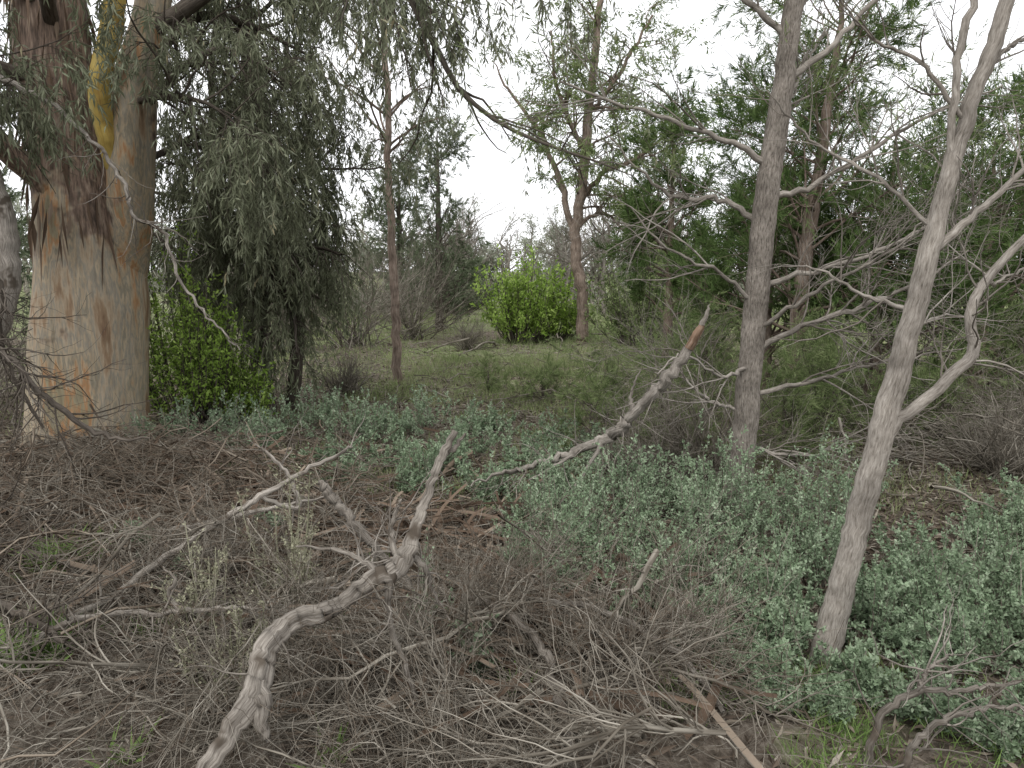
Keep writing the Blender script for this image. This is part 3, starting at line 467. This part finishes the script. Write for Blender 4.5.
def bare_shrub(x,y,h,w,n=50):
    mb=MB(); z=float(gh(x,y)); th=rng.uniform(0,6.28,n); d=nrm(np.stack([np.cos(th)*.8,np.sin(th)*.8,rng.uniform(.5,1.6,n)],-1)); p=np.tile([x,y,z],(n,1))+rng.normal(size=(n,3))*[w*.15,w*.15,0]; P=[p]
    for j in range(8): d=nrm(d+rng.normal(size=(n,3))*.13); p=p+d*h/8*rng.uniform(.7,1.2,(n,1)); P.append(p)
    P=np.stack(P,1); R=np.full((n,1),.006+h*.003)*np.linspace(1,.3,9)[None]; mb.tubes(P,R,S=4); C=sprout((P,R),n*10,h*.35,40,(0,0,.05),.16,6,.1,1,.5,.004); mb.tubes(*C,S=3); D=sprout(C,n*22,h*.16,40,(0,0,0),.15,4,.1,1,.6,.003); mb.tubes(*D,S=3); mb.obj('bare_shrub',[twig_m])
for a in [(-3.2,16,2.4,1.2),(-4.8,15,2.6,1.2),(-2.1,9.6,.6,.5),(-.9,15.5,.7,.6),(4.2,6.0,.8,.6),(3.6,5.6,.6,.5),(1.0,5.5,.6,.4),(1.4,5.7,.9,.5),(3.0,12.5,1.0,.8),(-5.5,20,3,1.5),(-5.6,7.8,1.3,.8),(-6.6,9,1.8,1.0),(-2.3,18,2.4,1.2)]: bare_shrub(*a)

# ---------------------------------------------------------------- grass and weeds
def blades(name,n,xs,ys,h,w,mat,clump=.25,nc=200,sp=.45):
    mb=MB(); cx=xs(nc); cy=ys(nc); i=rng.integers(0,nc,n); x=cx[i]+rng.normal(size=n)*clump; y=cy[i]+rng.normal(size=n)*clump
    p=np.stack([x,y,H(x,y)-.005],-1); d=nrm(np.stack([rng.normal(size=n)*sp,rng.normal(size=n)*sp,np.ones(n)],-1)); sc=1+np.maximum(y-6,0)*.06
    mb.leaf(p,d,h*rng.uniform(.4,1.3,n)*np.minimum(sc,2),w*sc,np.clip(rng.uniform(0,1,nc)[i]*.6+rng.uniform(0,.4,n),0,1),0,.15); mb.obj(name,[mat])
blades('grass',50000,lambda n:rng.uniform(-7,14,n),lambda n:rng.uniform(8,34,n),.10,.008,grass_m,.5,500)
blades('grass',16000,lambda n:rng.uniform(2.2,8,n),lambda n:rng.uniform(4.8,12,n),.10,.006,grass_m,.3,120)
blades('grass',22000,lambda n:rng.uniform(-2.2,3,n),lambda n:rng.uniform(5.2,14,n),.12,.005,grass_m,.22,140)
blades('green_weed',3000,lambda n:rng.normal(1.25,.35,n),lambda n:rng.normal(2.65,.25,n),.10,.004,weed_m,.06,45,.8)
blades('green_weed',450,lambda n:rng.normal(-1.95,.08,n),lambda n:rng.normal(2.85,.15,n),.18,.014,weed_m,.04,8,.9)
blades('green_weed',250,lambda n:rng.normal(-2.2,.1,n),lambda n:rng.normal(3.8,.1,n),.18,.014,weed_m,.05,4,.8)
blades('green_weed',500,lambda n:rng.uniform(-2,1,n),lambda n:rng.uniform(2.2,4.2,n),.14,.012,weed_m,.03,18,.8)

# ---------------------------------------------------------------- distant woodland
def distant():
    mb=MB()
    n=120
    for k in range(n):
        y=rng.uniform(34,110); x=rng.uniform(-.85,.85)*y; h=rng.uniform(3.6,6.5)*(1+.004*y); z=float(gh(x,y))
        if abs(x/y-.03)<.13 and y<60: h*=.55
        T=(np.stack([np.array([x,y,z])+np.array([rng.normal()*.1*j/5,rng.normal()*.1*j/5,h*.8*j/9]) for j in range(10)])[None],np.linspace(.14,.04,10)[None])
        mb.tubes(*T,S=5)
        B=sprout(T,14,h*.33,48,(0,0,.2),.2,7,.15,1,.6,.05); mb.tubes(*B,S=3)
        C=sprout(B,60,h*.15,50,(0,0,0),.25,5,.2,1,.6,.02); mb.tubes(*C,S=3)
        leaves_on(mb,C,15,.28,.10,.4,1.,.1,1,.1,jit=.16,tj=.6)
    mb.obj('distant_trees',[twig_m,far_hazed_l])
    mb=MB()
    for k in range(34):
        y=rng.uniform(24,50); x=rng.uniform(-.45,.4)*y; h=rng.uniform(3.5,5.5); z=float(gh(x,y))
        T=(np.stack([np.array([x,y,z])+np.array([rng.normal()*.12*j/5,rng.normal()*.12*j/5,h*.7*j/9]) for j in range(10)])[None],np.linspace(.10,.03,10)[None])
        mb.tubes(*T,S=5); B=sprout(T,16,h*.4,40,(0,0,.3),.2,8,.15,1,.6,.04); mb.tubes(*B,S=3); C=sprout(B,90,h*.2,40,(0,0,.1),.2,6,.2,1,.6,.018); mb.tubes(*C,S=3); mb.tubes(*sprout(C,160,h*.1,40,(0,0,0),.2,4,.2,1,.6,.012),S=3)
    mb.obj('distant_bare_trees',[grey_bark])
    mb=MB()
    for k in range(120):
        y=rng.uniform(26,90); x=rng.uniform(-.85,.85)*y; h=rng.uniform(.7,1.9); z=float(gh(x,y)); m=26
        o=np.tile([x,y,z],(m,1)); d=nrm(np.stack([rng.normal(size=m),rng.normal(size=m),rng.uniform(.3,1.4,m)],-1)); P=np.stack([o+d*h*t+rng.normal(size=(m,3))*.04*h for t in np.linspace(0,1,6)],1); R=np.full((m,1),.02)*np.linspace(1,.3,6)[None]
        mb.tubes(P,R,S=3); leaves_on(mb,(P,R),24,.18,.07,.4,1.,0,1,.2,jit=.12*h)
    mb.obj('distant_scrub',[twig_m,far_hazed_l])
distant()

# ---------------------------------------------------------------- sky, sun, camera
w=bpy.data.worlds.new('World'); scene.world=w; w.use_nodes=True; nt=w.node_tree; nt.nodes.clear()
el=math.radians(52); rot=math.radians(200)
sky=nt.nodes.new('ShaderNodeTexSky'); sky.sky_type='NISHITA'; sky.sun_disc=False; sky.sun_elevation=el; sky.sun_rotation=rot; sky.dust_density=4; sky.air_density=1
tc=nt.nodes.new('ShaderNodeTexCoord'); nz=noise(nt,tc.outputs['Generated'],2.0,4,.5)
cl=ramp(nt,[(.3,(.90,.91,.93)),(.7,(1,1,1))],nz)
sc=mix(nt,1.,cl,(11.5,11.5,11.6),'MULTIPLY')
c=mix(nt,.92,sky.outputs[0],sc)
bg=nt.nodes.new('ShaderNodeBackground'); bg.inputs[1].default_value=.15; nt.links.new(c,bg.inputs[0]); o=nt.nodes.new('ShaderNodeOutputWorld'); nt.links.new(bg.outputs[0],o.inputs[0])
ld=bpy.data.lights.new('sun','SUN'); ld.energy=1.5; ld.angle=math.radians(25); ld.color=(1,.97,.93); lo=bpy.data.objects.new('sun',ld); scene.collection.objects.link(lo)
az=rot; dv=(math.sin(az)*math.cos(el),math.cos(az)*math.cos(el),math.sin(el))
from mathutils import Vector
lo.rotation_euler=Vector(dv).to_track_quat('Z','Y').to_euler()
cd=bpy.data.cameras.new('camera'); cam=bpy.data.objects.new('camera',cd); scene.collection.objects.link(cam); cam.location=(0,0,1.6)
cam.rotation_euler=(math.radians(90-8.3),0,0); cd.sensor_width=36; cd.lens=780/1024*36; cd.clip_end=3000; cd.clip_start=.05; scene.camera=cam
print('faces',sum(len(o.data.polygons) for o in scene.objects if o.type=='MESH'))
